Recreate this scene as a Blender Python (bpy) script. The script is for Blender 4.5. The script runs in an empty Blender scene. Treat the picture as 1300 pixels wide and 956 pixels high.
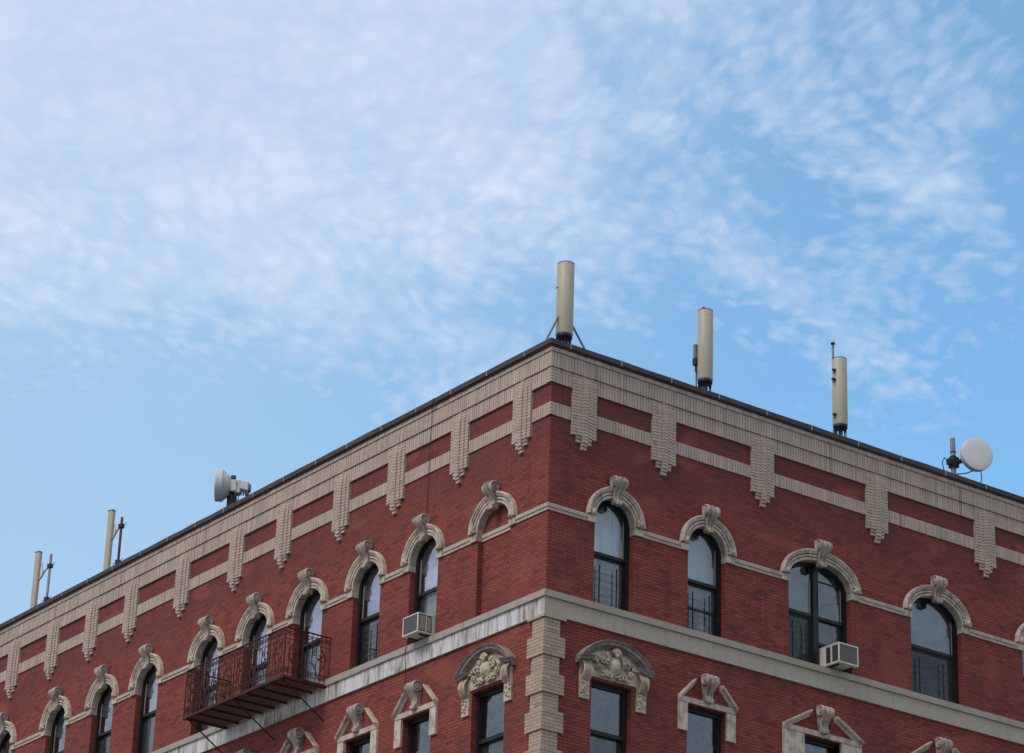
import bpy, bmesh, math, random
from mathutils import Vector, Matrix
random.seed(7)
sc = bpy.context.scene
C = sc.collection
Z0 = 20.3                      # height of the sill course above the pavement (facade heights below count from it)
PI = math.pi

# ------------------------------------------------------------------ materials
def newmat(name):
    m = bpy.data.materials.new(name); m.use_nodes = True
    nt = m.node_tree; b = nt.nodes['Principled BSDF']
    return m, nt, b
def N(nt, t, **kw):
    n = nt.nodes.new(t)
    for k, v in kw.items(): setattr(n, k, v)
    return n
def ramp(nt, fac, stops):
    r = N(nt, 'ShaderNodeValToRGB'); e = r.color_ramp.elements
    while len(e) < len(stops): e.new(0.5)
    for i, (p, c) in enumerate(stops):
        e[i].position = p; e[i].color = (c[0], c[1], c[2], 1) if not isinstance(c, (int, float)) else (c, c, c, 1)
    nt.links.new(fac, r.inputs[0]); return r.outputs[0]
def noise(nt, vec, scale, detail=3, rough=.55, dist=0):
    n = N(nt, 'ShaderNodeTexNoise'); n.inputs['Scale'].default_value = scale
    n.inputs['Detail'].default_value = detail; n.inputs['Roughness'].default_value = rough
    n.inputs['Distortion'].default_value = dist
    if vec is not None: nt.links.new(vec, n.inputs['Vector'])
    return n.outputs[0]
def mix(nt, fac, a, b, mode='MIX'):
    n = N(nt, 'ShaderNodeMix', data_type='RGBA', blend_type=mode)
    for s, v in ((0, fac), (6, a), (7, b)):
        if isinstance(v, (int, float)): n.inputs[s].default_value = v
        elif isinstance(v, tuple): n.inputs[s].default_value = (v[0], v[1], v[2], 1)
        else: nt.links.new(v, n.inputs[s])
    return n.outputs[2]
def math_(nt, op, a, b=None, clamp=False):
    n = N(nt, 'ShaderNodeMath', operation=op); n.use_clamp = clamp
    for s, v in ((0, a), (1, b)):
        if v is None: continue
        if isinstance(v, (int, float)): n.inputs[s].default_value = v
        else: nt.links.new(v, n.inputs[s])
    return n.outputs[0]
def mapr(nt, v, a, b, c=0., d=1., smooth=True):
    n = N(nt, 'ShaderNodeMapRange'); n.interpolation_type = 'SMOOTHSTEP' if smooth else 'LINEAR'
    nt.links.new(v, n.inputs[0])
    for i, x in enumerate((a, b, c, d)): n.inputs[i+1].default_value = x
    return n.outputs[0]
def mapping(nt, vec, scale=(1,1,1), rot=(0,0,0), loc=(0,0,0)):
    n = N(nt, 'ShaderNodeMapping'); nt.links.new(vec, n.inputs[0])
    n.inputs['Scale'].default_value = scale; n.inputs['Rotation'].default_value = rot; n.inputs['Location'].default_value = loc
    return n.outputs[0]
def bump(nt, b, h, strength=.5, dist=.01):
    n = N(nt, 'ShaderNodeBump'); n.inputs['Strength'].default_value = strength; n.inputs['Distance'].default_value = dist
    nt.links.new(h, n.inputs['Height']); nt.links.new(n.outputs[0], b.inputs['Normal'])

def worn(name, col, var=.25, rough=.7, scale=6, metal=0., dark=None, bstr=.2, spec=.3):
    """plain paint / stone / metal with mottled tone"""
    m, nt, b = newmat(name)
    tc = N(nt, 'ShaderNodeTexCoord').outputs['Object']
    n1 = noise(nt, tc, scale, 5, .6); n2 = noise(nt, tc, scale*7, 3, .6)
    d = dark if dark else tuple(c*(1-var*1.6) for c in col)
    l = tuple(min(1, c*(1+var*.6)) for c in col)
    c1 = ramp(nt, n1, [(.3, d), (.62, l)])
    c2 = mix(nt, .35, c1, ramp(nt, n2, [(.3, d), (.7, l)]))
    nt.links.new(c2, b.inputs['Base Color'])
    b.inputs['Roughness'].default_value = rough; b.inputs['Metallic'].default_value = metal
    b.inputs['Specular IOR Level'].default_value = spec
    bump(nt, b, n2, bstr, .01)
    return m

def red_brick():
    m, nt, b = newmat('red_brick')
    uv = N(nt, 'ShaderNodeTexCoord').outputs['UV']
    ob = N(nt, 'ShaderNodeTexCoord').outputs['Object']
    br = N(nt, 'ShaderNodeTexBrick'); nt.links.new(uv, br.inputs['Vector'])
    br.inputs['Scale'].default_value = 1; br.inputs['Brick Width'].default_value = .205
    br.inputs['Row Height'].default_value = .0665; br.inputs['Mortar Size'].default_value = .0060
    br.inputs['Mortar Smooth'].default_value = .25; br.inputs['Bias'].default_value = -.15
    br.inputs['Color1'].default_value = (.290, .066, .045, 1); br.inputs['Color2'].default_value = (.205, .050, .038, 1)
    br.inputs['Mortar'].default_value = (.050, .022, .020, 1)
    # second brick layer of the same bond picks odd bricks out (burnt, pale)
    odd = N(nt, 'ShaderNodeTexBrick'); nt.links.new(uv, odd.inputs['Vector'])
    odd.inputs['Scale'].default_value = 1; odd.inputs['Brick Width'].default_value = .205
    odd.inputs['Row Height'].default_value = .0665; odd.inputs['Mortar Size'].default_value = 0
    odd.inputs['Color1'].default_value = (0,0,0,1); odd.inputs['Color2'].default_value = (1,1,1,1); odd.offset = .5
    oddf = mapr(nt, odd.outputs[0], .78, 1.0, 0, .6)
    c = mix(nt, oddf, br.outputs[0], (.115, .034, .034))
    # rows weathered in streaks, blotches of soot and of fresher brick
    st = noise(nt, mapping(nt, uv, (1.3, 13, 1)), 1.0, 4, .65)
    c = mix(nt, mapr(nt, st, .42, .74, 0, .45), c, (.115, .034, .030))
    st2 = noise(nt, mapping(nt, uv, (2.2, 15, 1), loc=(4, 9, 0)), 1.0, 3, .6)
    c = mix(nt, mapr(nt, st2, .58, .78, 0, .5), c, (.30, .070, .042))
    big = noise(nt, uv, .55, 4, .6)
    c = mix(nt, mapr(nt, big, .42, .68, 0, .42), c, (.135, .040, .038))
    # upper wall turns darker and more purplish towards the frieze
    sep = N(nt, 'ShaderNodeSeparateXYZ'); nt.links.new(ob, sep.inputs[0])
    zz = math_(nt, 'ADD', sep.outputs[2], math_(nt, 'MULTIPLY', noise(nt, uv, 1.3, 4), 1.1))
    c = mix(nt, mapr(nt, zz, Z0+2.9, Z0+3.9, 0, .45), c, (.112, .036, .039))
    # damp runs that start under ledges and fade down the wall, and patches of later repointing
    rn_ = noise(nt, mapping(nt, uv, (5.5, .32, 1), loc=(2, 7, 0)), 1.0, 5, .62)
    c = mix(nt, mapr(nt, rn_, .52, .74, 0, .5), c, (.105, .035, .030))
    rp = noise(nt, mapping(nt, uv, (.55, .9, 1), loc=(21, 5, 0)), 1.0, 3, .5, .6)
    c = mix(nt, mapr(nt, rp, .60, .66, 0, .30), c, (.34, .095, .062))
    # rare pale spalls
    sp = noise(nt, mapping(nt, uv, (3.2, 8, 1), loc=(11, 3, 0)), 1.0, 2, .5)
    c = mix(nt, mapr(nt, sp, .74, .80, 0, .45), c, (.34, .17, .13))
    nt.links.new(c, b.inputs['Base Color'])
    b.inputs['Roughness'].default_value = .82; b.inputs['Specular IOR Level'].default_value = .25
    h = math_(nt, 'ADD', math_(nt, 'MULTIPLY', br.outputs['Fac'], -1.), math_(nt, 'MULTIPLY', noise(nt, uv, 60, 2), .5))
    bump(nt, b, h, .6, .008)
    return m

def cream_brick(name, base, island=True):
    m, nt, b = newmat(name)
    uv = N(nt, 'ShaderNodeTexCoord').outputs['UV']
    g = N(nt, 'ShaderNodeNewGeometry').outputs['Random Per Island']
    d = tuple(x*.88 for x in base); l = tuple(x*1.08 for x in base)
    c = ramp(nt, g, [(0, tuple(x*.62 for x in base)), (.03, d), (.5, base), (.97, l), (1, tuple(x*1.25 for x in base))])
    st = noise(nt, mapping(nt, uv, (1.1, 3.5, 1)), 1.0, 5, .6)
    c = mix(nt, mapr(nt, st, .42, .76, 0, .5), c, tuple(x*.70 for x in base))
    sp = noise(nt, uv, 9, 3, .6)
    c = mix(nt, mapr(nt, sp, .55, .8, 0, .35), c, tuple(x*.72 for x in base))
    nt.links.new(c, b.inputs['Base Color']); b.inputs['Roughness'].default_value = .8
    b.inputs['Specular IOR Level'].default_value = .25
    bump(nt, b, noise(nt, uv, 45, 3), .3, .006)
    return m

def peeled_paint():
    """white painted fascia, peeling in vertical runs"""
    m, nt, b = newmat('peeling_white_paint')
    uv = N(nt, 'ShaderNodeTexCoord').outputs['UV']
    run = noise(nt, mapping(nt, uv, (5, .55, 1)), 1.0, 6, .72, .3)
    run2 = noise(nt, mapping(nt, uv, (24, 2.0, 1), loc=(3, 1, 0)), 1.0, 4, .6)
    big = noise(nt, mapping(nt, uv, (1.0, .5, 1)), 1.0, 2, .5)
    f = math_(nt, 'ADD', math_(nt, 'MULTIPLY', run, .55), math_(nt, 'MULTIPLY', run2, .25))
    f = math_(nt, 'ADD', f, math_(nt, 'MULTIPLY', big, .30))
    c = ramp(nt, f, [(.40, (.66, .65, .66)), (.52, (.60, .585, .59)), (.575, (.40, .375, .36)), (.63, (.22, .17, .145)), (.72, (.13, .085, .065))])
    nt.links.new(c, b.inputs['Base Color']); b.inputs['Roughness'].default_value = .6
    bump(nt, b, f, .3, .01)
    return m

def painted_stone(name, base, streak=.5):
    m, nt, b = newmat(name)
    uv = N(nt, 'ShaderNodeTexCoord').outputs['UV']
    run = noise(nt, mapping(nt, uv, (6, .7, 1)), 1.0, 5, .62)
    big = noise(nt, uv, 1.2, 4, .6)
    c = mix(nt, mapr(nt, run, .48, .75, 0, streak), base, tuple(x*.5 for x in base))
    c = mix(nt, mapr(nt, big, .45, .7, 0, .4), c, tuple(x*.78 for x in base))
    nt.links.new(c, b.inputs['Base Color']); b.inputs['Roughness'].default_value = .65
    bump(nt, b, noise(nt, uv, 30, 4), .15, .006)
    return m

def carved(name, base, dirt):
    """limestone-like ornament: grime sits in the hollows as patches"""
    m, nt, b = newmat(name)
    ob = N(nt, 'ShaderNodeTexCoord').outputs['Object']
    n1 = noise(nt, ob, 5, 5, .65); n2 = noise(nt, ob, 38, 4, .6)
    c = mix(nt, mapr(nt, n1, .42, .68, 0, .75), base, dirt)
    c = mix(nt, mapr(nt, n2, .50, .75, 0, .55), c, tuple(x*.55 for x in base))
    g = N(nt, 'ShaderNodeNewGeometry').outputs['Random Per Island']
    c = mix(nt, 1.0, c, ramp(nt, g, [(0, .80), (1, 1.0)]), 'MULTIPLY')
    run = noise(nt, mapping(nt, ob, (14, 14, 1.2)), 1.0, 4, .6)
    c = mix(nt, mapr(nt, run, .5, .72, 0, .55), c, tuple(x*.8 for x in dirt))
    nt.links.new(c, b.inputs['Base Color']); b.inputs['Roughness'].default_value = .75
    b.inputs['Specular IOR Level'].default_value = .25
    bump(nt, b, n2, .45, .012)
    return m

def glass_mat(name, refl, tint=(.8,.85,.88), haze=0.):
    m = bpy.data.materials.new(name); m.use_nodes = True; nt = m.node_tree; nt.nodes.clear()
    o = N(nt, 'ShaderNodeOutputMaterial'); t = N(nt, 'ShaderNodeBsdfTransparent'); t.inputs[0].default_value = (*tint, 1)
    g = N(nt, 'ShaderNodeBsdfGlossy'); g.inputs['Roughness'].default_value = .02; g.inputs[0].default_value = (.95, .97, 1, 1)
    lw = N(nt, 'ShaderNodeLayerWeight'); lw.inputs[0].default_value = .3
    f = math_(nt, 'ADD', math_(nt, 'MULTIPLY', lw.outputs['Facing'], .25), refl)
    ob = N(nt, 'ShaderNodeTexCoord').outputs['Object']
    bn = N(nt, 'ShaderNodeBump'); bn.inputs['Strength'].default_value = .30; bn.inputs['Distance'].default_value = .02
    nt.links.new(noise(nt, ob, 1.6, 2), bn.inputs['Height']); nt.links.new(bn.outputs[0], g.inputs['Normal'])
    ms = N(nt, 'ShaderNodeMixShader'); nt.links.new(f, ms.inputs[0]); nt.links.new(t.outputs[0], ms.inputs[1]); nt.links.new(g.outputs[0], ms.inputs[2])
    out = ms.outputs[0]
    if haze:
        d = N(nt, 'ShaderNodeBsdfDiffuse'); d.inputs[0].default_value = (.30, .31, .32, 1)
        n = noise(nt, mapping(nt, ob, (3, 3, 1.2)), 1.5, 4, .6)
        m2 = N(nt, 'ShaderNodeMixShader'); nt.links.new(mapr(nt, n, .3, .75, haze*.5, haze), m2.inputs[0])
        nt.links.new(out, m2.inputs[1]); nt.links.new(d.outputs[0], m2.inputs[2]); out = m2.outputs[0]
    nt.links.new(out, o.inputs[0])
    return m
def screen_mat():
    """insect screen: a fine dark weave, mostly see-through"""
    m = bpy.data.materials.new('insect_screen'); m.use_nodes = True; nt = m.node_tree; nt.nodes.clear()
    o = N(nt, 'ShaderNodeOutputMaterial'); t = N(nt, 'ShaderNodeBsdfTransparent')
    d = N(nt, 'ShaderNodeBsdfDiffuse'); d.inputs[0].default_value = (.05, .052, .055, 1)
    ms = N(nt, 'ShaderNodeMixShader'); ms.inputs[0].default_value = .22
    nt.links.new(t.outputs[0], ms.inputs[1]); nt.links.new(d.outputs[0], ms.inputs[2]); nt.links.new(ms.outputs[0], o.inputs[0])
    return m
def cloth_mat(name, col):
    m, nt, b = newmat(name)
    ob = N(nt, 'ShaderNodeTexCoord').outputs['Object']
    n = noise(nt, mapping(nt, ob, (6, 6, .6)), 1.0, 3)
    nt.links.new(mix(nt, mapr(nt, n, .35, .7, 0, .35), col, tuple(x*.72 for x in col)), b.inputs['Base Color'])
    b.inputs['Roughness'].default_value = .9
    return m

M = dict(
 brick=red_brick(), cream=cream_brick('cream_brick', (.455, .360, .300)), quoin=cream_brick('tan_brick', (.42, .328, .252)),
 mortar=worn('dark_mortar', (.085, .066, .056), .2, .9, 12),
 coping=worn('tarred_metal_coping', (.062, .052, .050), .25, .6, 1.3), seam=worn('seam_sealant', (.34, .33, .32), .2, .6),
 fascia_l=peeled_paint(), fascia_r=painted_stone('painted_fascia', (.41, .355, .285), .55),
 slab_l=painted_stone('weathered_sill_stone', (.36, .325, .285), .7), slab_r=painted_stone('painted_sill_stone', (.36, .31, .25), .3),
 stone=carved('carved_stone', (.62, .525, .435), (.27, .215, .17)), keystone=carved('keystone_stone', (.50, .43, .365), (.19, .16, .135)),
 ornament=carved('ornament_stone', (.62, .52, .40), (.27, .215, .16)), hood=carved('hood_stone', (.31, .27, .235), (.13, .11, .10)),
 string=cream_brick('string_course_brick', (.47, .40, .33)),
 frame=worn('black_window_paint', (.014, .015, .017), .3, .45, 5), frame_in=worn('bead_strip', (.27, .25, .21), .2, .6),
 glass=glass_mat('window_glass', .075), glass_lav=glass_mat('window_glass_pale', .19, (.85,.86,.95)), glass_low=glass_mat('lower_window_glass', .05, (.75,.78,.8), .10),
 screen=screen_mat(), guard=worn('guard_steel', (.22, .22, .23), .3, .6), guard_d=worn('guard_dark_steel', (.012,.012,.014), .2, .5),
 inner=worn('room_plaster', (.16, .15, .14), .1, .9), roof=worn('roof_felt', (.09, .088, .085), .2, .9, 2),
 curtain=cloth_mat('white_curtain', (.88, .87, .86)), blind=cloth_mat('pale_blind', (.74, .79, .83)), lav=cloth_mat('lavender_curtain', (.70, .68, .80)),
 grey_cur=cloth_mat('grey_blind', (.15, .18, .22)), green_cur=cloth_mat('sage_curtain', (.50, .56, .52)),
 tan=worn('tan_radome', (.46, .41, .315), .10, .45, 1.5, bstr=.03), tancap=worn('radome_end_cap', (.10, .10, .115), .15, .5),
 steel=worn('galvanised_steel', (.19, .20, .22), .25, .5, 9, .3), darksteel=worn('dark_steel', (.03, .032, .037), .3, .5),
 rust=worn('rusty_mast', (.085, .035, .03), .4, .8, 8), cable=worn('black_cable', (.016, .017, .02), .2, .6),
 dish=worn('white_dish', (.66, .65, .65), .05, .45, 2, bstr=.02), dishrim=worn('dish_shroud', (.52, .52, .53), .12, .5, 3),
 radio=worn('radio_housing', (.58, .57, .56), .12, .5), red=worn('red_lamp_lens', (.42, .06, .05), .1, .35),
 acw=worn('air_conditioner_shell', (.66, .64, .59), .14, .5, 5), acd=worn('air_conditioner_grille', (.045, .045, .05), .2, .6), acb=worn('beige_side_panel', (.40,.37,.30), .2, .6),
 iron=worn('rusted_wrought_iron', (.070, .029, .021), .5, .8, 12),
 asphalt=worn('asphalt', (.05, .05, .052), .2, .9, 2), concrete=worn('pavement_concrete', (.30, .29, .27), .2, .9, 1), paint=worn('road_paint', (.72, .70, .66), .1, .7),
)
# louvre pattern of the air-conditioner grille
def grille_mat():
    m, nt, b = newmat('louvre_grille')
    ob = N(nt, 'ShaderNodeTexCoord').outputs['Object']
    w = N(nt, 'ShaderNodeTexWave'); w.bands_direction = 'Z'; w.inputs['Scale'].default_value = 12
    nt.links.new(ob, w.inputs[0])
    nt.links.new(ramp(nt, w.outputs[1], [(.3, (.10,.10,.10)), (.8, (.26,.255,.25))]), b.inputs['Base Color'])
    b.inputs['Roughness'].default_value = .6
    return m
M['grille'] = grille_mat()

# ------------------------------------------------------------------ mesh helpers
ORG = {}
def tag(o, label=None, cat=None, group=None, kind=None):
    if label: o['label'] = label
    if cat: o['category'] = cat
    if group: o['group'] = group
    if kind: o['kind'] = kind
    return o
def empty(name, loc, label, cat, group=None):
    o = bpy.data.objects.new(name, None); C.objects.link(o); o.location = loc; o.empty_display_size = .2
    ORG[o.name] = Vector(loc); return tag(o, label, cat, group)

class MB:
    def __init__(s): s.v = []; s.f = []; s.m = []; s.sm = []
    def quad(s, pts, mi=0, sm=False):
        i = len(s.v); s.v += [Vector(p) for p in pts]; s.f.append(tuple(range(i, i+len(pts)))); s.m.append(mi); s.sm.append(sm)
    def box(s, lo, hi, mi=0, T=None):
        x0,y0,z0 = lo; x1,y1,z1 = hi; i = len(s.v)
        P = [(x0,y0,z0),(x1,y0,z0),(x1,y1,z0),(x0,y1,z0),(x0,y0,z1),(x1,y0,z1),(x1,y1,z1),(x0,y1,z1)]
        s.v += [Vector(T(*p)) if T else Vector(p) for p in P]
        for f in ((0,3,2,1),(4,5,6,7),(0,1,5,4),(1,2,6,5),(2,3,7,6),(3,0,4,7)):
            s.f.append(tuple(i+k for k in f)); s.m.append(mi); s.sm.append(False)
    def grid(s, rows, mi=0, sm=True, closed=False, caps=False):
        """rows: list of equally long point rings"""
        i = len(s.v); n = len(rows[0])
        for r in rows: s.v += [Vector(p) for p in r]
        for a in range(len(rows)-1):
            for b in range(n if closed else n-1):
                c = (b+1) % n
                s.f.append((i+a*n+b, i+a*n+c, i+(a+1)*n+c, i+(a+1)*n+b)); s.m.append(mi); s.sm.append(sm)
        if caps:
            s.quad(rows[0], mi); s.quad(rows[-1], mi)
    def tube(s, pts, r, n=8, mi=0, caps=True):
        pts = [Vector(p) for p in pts]; rows = []
        rr = r if isinstance(r, (list, tuple)) else [r]*len(pts)
        ref = None
        for k, p in enumerate(pts):
            t = (pts[min(k+1, len(pts)-1)] - pts[max(k-1, 0)]).normalized()
            if ref is None: ref = Vector((0,0,1)) if abs(t.z) < .9 else Vector((1,0,0))
            a = (ref - t*ref.dot(t)).normalized(); ref = a; b = t.cross(a)
            rows.append([p + (a*math.cos(2*PI*j/n) + b*math.sin(2*PI*j/n))*rr[k] for j in range(n)])
        s.grid(rows, mi, True, True, caps)
    def lathe(s, prof, org, ax, n=32, mi=0, sm=True):
        """prof: (radius, distance along axis)"""
        ax = Vector(ax).normalized(); ref = Vector((0,0,1)) if abs(ax.z) < .9 else Vector((1,0,0))
        a = (ref - ax*ref.dot(ax)).normalized(); b = ax.cross(a); o = Vector(org)
        s.grid([[o + ax*h + (a*math.cos(2*PI*j/n) + b*math.sin(2*PI*j/n))*max(r, 1e-4) for j in range(n)] for r, h in prof], mi, sm, True)
    def blob(s, c, rad, mi=0, n=8):
        c = Vector(c); rx,ry,rz = rad
        s.grid([[c + Vector((rx*math.sin(PI*i/n)*math.cos(2*PI*j/(n+2)), ry*math.sin(PI*i/n)*math.sin(2*PI*j/(n+2)), rz*math.cos(PI*i/n))) for j in range(n+2)] for i in range(n+1)], mi, True, True)
    def build(s, name, mats, parent=None, bevel=0, weld=True):
        me = bpy.data.meshes.new(name); org = ORG.get(parent.name, Vector()) if parent else Vector()
        me.from_pydata([v - org for v in s.v], [], s.f)
        mats = mats if isinstance(mats, (list, tuple)) else [mats]
        for m in mats: me.materials.append(m)
        for p, mi, sm in zip(me.polygons, s.m, s.sm): p.material_index = mi; p.use_smooth = sm
        bm = bmesh.new(); bm.from_mesh(me)
        if weld: bmesh.ops.remove_doubles(bm, verts=bm.verts, dist=1e-5)
        bmesh.ops.recalc_face_normals(bm, faces=bm.faces)
        uv = bm.loops.layers.uv.new('UVMap')
        for f in bm.faces:
            n = f.normal
            for l in f.loops:
                p = l.vert.co + org
                if abs(n.z) > .75: l[uv].uv = (p.x, p.y)
                elif abs(n.y) >= abs(n.x): l[uv].uv = (p.x+40, p.z)
                else: l[uv].uv = (40-p.y, p.z)
        bm.to_mesh(me); bm.free()
        o = bpy.data.objects.new(name, me); C.objects.link(o)
        if parent: o.parent = parent
        ORG[o.name] = org
        if bevel:
            b = o.modifiers.new('bevel', 'BEVEL'); b.width = bevel; b.segments = 1; b.limit_method = 'ANGLE'
        return o

# facade coordinates: a = metres from the corner along the facade, d = outwards, z = above the sill course
def FR(a, d, z): return (a, -d, Z0+z)
def FL(a, d, z): return (-d, a, Z0+z)
FT = {'R': FR, 'L': FL}
def fbox(mb, side, a0, a1, z0, z1, d0, d1, mi=0):
    F = FT[side]; mb.box((a0, d0, z0), (a1, d1, z1), mi, lambda a, d, z: F(a, d, z))

bld = empty('apartment_building', (0,0,0), 'red brick corner apartment building with a cream brick frieze, arched windows and carved keystones', 'building')

# ------------------------------------------------------------------ facade layout
ZS, RI, T = 1.765, .48, .225           # arch spring height, inner rise, archivolt width
ZB = -.04                              # window sill
WIN = {'R': [(1.14, 2.11, 'a'), (3.49, 4.46, 'b'), (6.14, 7.84, 'c'), (9.54, 11.01, 'd'), (12.83, 14.3, 'e')],
       'L': [(1.21, 2.29, 'blank'), (3.66, 4.65, 'g'), (5.73, 6.74, 'h'), (7.93, 9.02, 'i'), (10.07, 11.10, 'j'), (12.12, 13.16, 'k'), (14.82, 15.82, 'l'), (16.9, 17.92, 'm'), (19.2, 20.2, 'n'), (22.0, 23.0, 'n'), (24.6, 25.6, 'n')]}
LEN = {'R': 17.5, 'L': 31.}
LOW = (-3.5, -1.55)                    # window openings of the storey below
PEND = {'R': [.79, 2.81, 5.42, 8.60, 11.78, 14.96], 'L': [.89, 3.01, 5.29, 7.37, 9.66, 11.65, 14.02, 16.4, 18.32, 20.28, 22.34, 24.4, 26.5]}
def arch(c, hw, ri, a, zs=ZS):
    t = (a-c)/hw
    return zs + ri*math.sqrt(max(0, 1-t*t)) if abs(t) <= 1 else zs
def samples(a0, a1, c, hw, n=22):
    out = [a0]
    for i in range(1, n):
        x = c - hw*math.cos(PI*i/n)
        if a0+1e-4 < x < a1-1e-4: out.append(x)
    return out + [a1]

# ------------------------------------------------------------------ walls
w = MB()
ZT = 5.0
for s in 'RL':
    F = FT[s]
    def sheet(a0, a1, z0, z1, d=0):
        w.quad([F(a0,d,z0), F(a1,d,z0), F(a1,d,z1), F(a0,d,z1)])
    prev = 0
    for a0, a1, kind in WIN[s]:
        sheet(prev, a0, -Z0, ZT); prev = a1
        sheet(a0, a1, -Z0, LOW[0]); c = (a0+a1)/2; hw = (a1-a0)/2
        sheet(a0, a1, LOW[1], ZB)
        xs = samples(a0, a1, c, hw)
        for x0, x1 in zip(xs, xs[1:]):
            w.quad([F(x0,0,arch(c,hw,RI,x0)), F(x1,0,arch(c,hw,RI,x1)), F(x1,0,ZT), F(x0,0,ZT)])
        dep = .125 if kind == 'blank' else .30
        for x0, x1 in zip(xs, xs[1:]):
            w.quad([F(x0,0,arch(c,hw,RI,x0)), F(x1,0,arch(c,hw,RI,x1)), F(x1,-dep,arch(c,hw,RI,x1)), F(x0,-dep,arch(c,hw,RI,x0))])
        for a in (a0, a1):
            w.quad([F(a,0,ZB), F(a,0,ZS), F(a,-dep,ZS), F(a,-dep,ZB)])
            w.quad([F(a,0,LOW[0]), F(a,0,LOW[1]), F(a,-.3,LOW[1]), F(a,-.3,LOW[0])])
        w.quad([F(a0,0,ZB), F(a1,0,ZB), F(a1,-dep,ZB), F(a0,-dep,ZB)])
        w.quad([F(a0,0,LOW[0]), F(a1,0,LOW[0]), F(a1,-.3,LOW[0]), F(a0,-.3,LOW[0])])
        w.quad([F(a0,0,LOW[1]), F(a1,0,LOW[1]), F(a1,-.3,LOW[1]), F(a0,-.3,LOW[1])])
        if kind == 'blank':
            w.quad([F(a0-.02,-dep,ZB-.02), F(a1+.02,-dep,ZB-.02), F(a1+.02,-dep,ZS+RI+.02), F(a0-.02,-dep,ZS+RI+.02)])
    sheet(prev, LEN[s], -Z0, ZT)
# party walls at the back and the inside of the parapet
LR, LL = LEN['R'], LEN['L']
w.quad([(LR,0,0), (LR,LL,0), (LR,LL,Z0+ZT), (LR,0,Z0+ZT)]); w.quad([(0,LL,0), (LR,LL,0), (LR,LL,Z0+ZT), (0,LL,Z0+ZT)])
w.quad([(.33,.33,Z0+4.1), (LR,.33,Z0+4.1), (LR,.33,Z0+ZT), (.33,.33,Z0+ZT)]); w.quad([(.33,.33,Z0+4.1), (.33,LL,Z0+4.1), (.33,LL,Z0+ZT), (.33,.33,Z0+ZT)])
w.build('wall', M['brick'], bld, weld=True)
r = MB()
r.box((.03,.03,Z0+4.0), (LR-.05, LL-.05, Z0+4.15)); r.build('roof', M['roof'], bld)
# rooms seen through the windows: floor slabs, ceilings and partitions
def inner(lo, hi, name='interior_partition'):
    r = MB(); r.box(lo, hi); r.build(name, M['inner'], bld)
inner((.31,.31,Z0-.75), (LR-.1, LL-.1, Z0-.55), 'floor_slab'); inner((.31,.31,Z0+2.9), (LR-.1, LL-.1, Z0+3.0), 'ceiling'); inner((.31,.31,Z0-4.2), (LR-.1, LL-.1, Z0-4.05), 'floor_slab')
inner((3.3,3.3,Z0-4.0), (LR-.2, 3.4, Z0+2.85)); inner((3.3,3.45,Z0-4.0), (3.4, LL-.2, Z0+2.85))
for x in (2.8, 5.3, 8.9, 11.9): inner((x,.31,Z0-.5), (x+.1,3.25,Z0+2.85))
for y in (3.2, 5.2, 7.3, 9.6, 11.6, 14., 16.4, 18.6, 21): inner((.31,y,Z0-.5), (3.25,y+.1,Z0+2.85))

# ------------------------------------------------------------------ frieze
def course(mb, s, a0, a1, z0, z1, d, pitch, jit=.003, gap=.010, off=0, ends=True):
    """a run of single bricks over a dark mortar bed; a0..a1 in facade metres"""
    if a0 <= 0:
        a0 = -d if s == 'R' else -d+.034
    a = a0 + (-(off % pitch) if off else 0)
    fbox(mb, s, a0+(.012 if a0 < 0 else 0), a1, z0+.004, z1-.004, -.02, d-.012, 1)
    while a < a1-.004:
        b0, b1 = max(a, a0), min(a+pitch-gap, a1)
        if b1-b0 > .008: fbox(mb, s, b0, b1, z0, z1-.003, d-.03, d+(random.uniform(-jit, jit) if b0 > .1 else 0), 0)
        a += pitch
def corner_pair(name, z0, z1, d, pitch, skip=None, label=None):
    mb = MB()
    for s in 'RL':
        runs = []
        p = -d if s == 'R' else .0
        for q in (skip[s] if skip else []):
            runs.append((p, q-.30)); p = q+.30
        runs.append((p, LEN[s]))
        for a0, a1 in runs: course(mb, s, a0, a1, z0, z1, d, pitch)
    o = mb.build(name, [M['cream'], M['mortar']], bld, weld=False)
    if label: o['label'] = label
    return o
corner_pair('soldier_course', 3.588, 3.858, .030, .0725, PEND, 'lower band of upright cream bricks')
corner_pair('soldier_course', 4.275, 4.588, .048, .0725, None, 'middle band of upright cream bricks')
corner_pair('soldier_course', 4.592, 4.905, .078, .0725, None, 'top band of upright cream bricks under the coping')
corner_pair('header_course', 4.910, 5.0, .100, .215, None, 'thin course of cream bricks under the coping')
# stacked corner bricks of the two lower bands
for z0, z1, d in ((3.588, 3.858, .034), (4.275, 4.588, .052)):
    mb = MB(); n = round((z1-z0)/.068); h = (z1-z0)/n
    for k in range(n):
        fbox(mb, 'R', -d-.006, .085, z0+k*h, z0+(k+1)*h-.012, -.085, d+.006)
    mb.build('corner_brick', [M['cream']], bld, weld=False)

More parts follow.
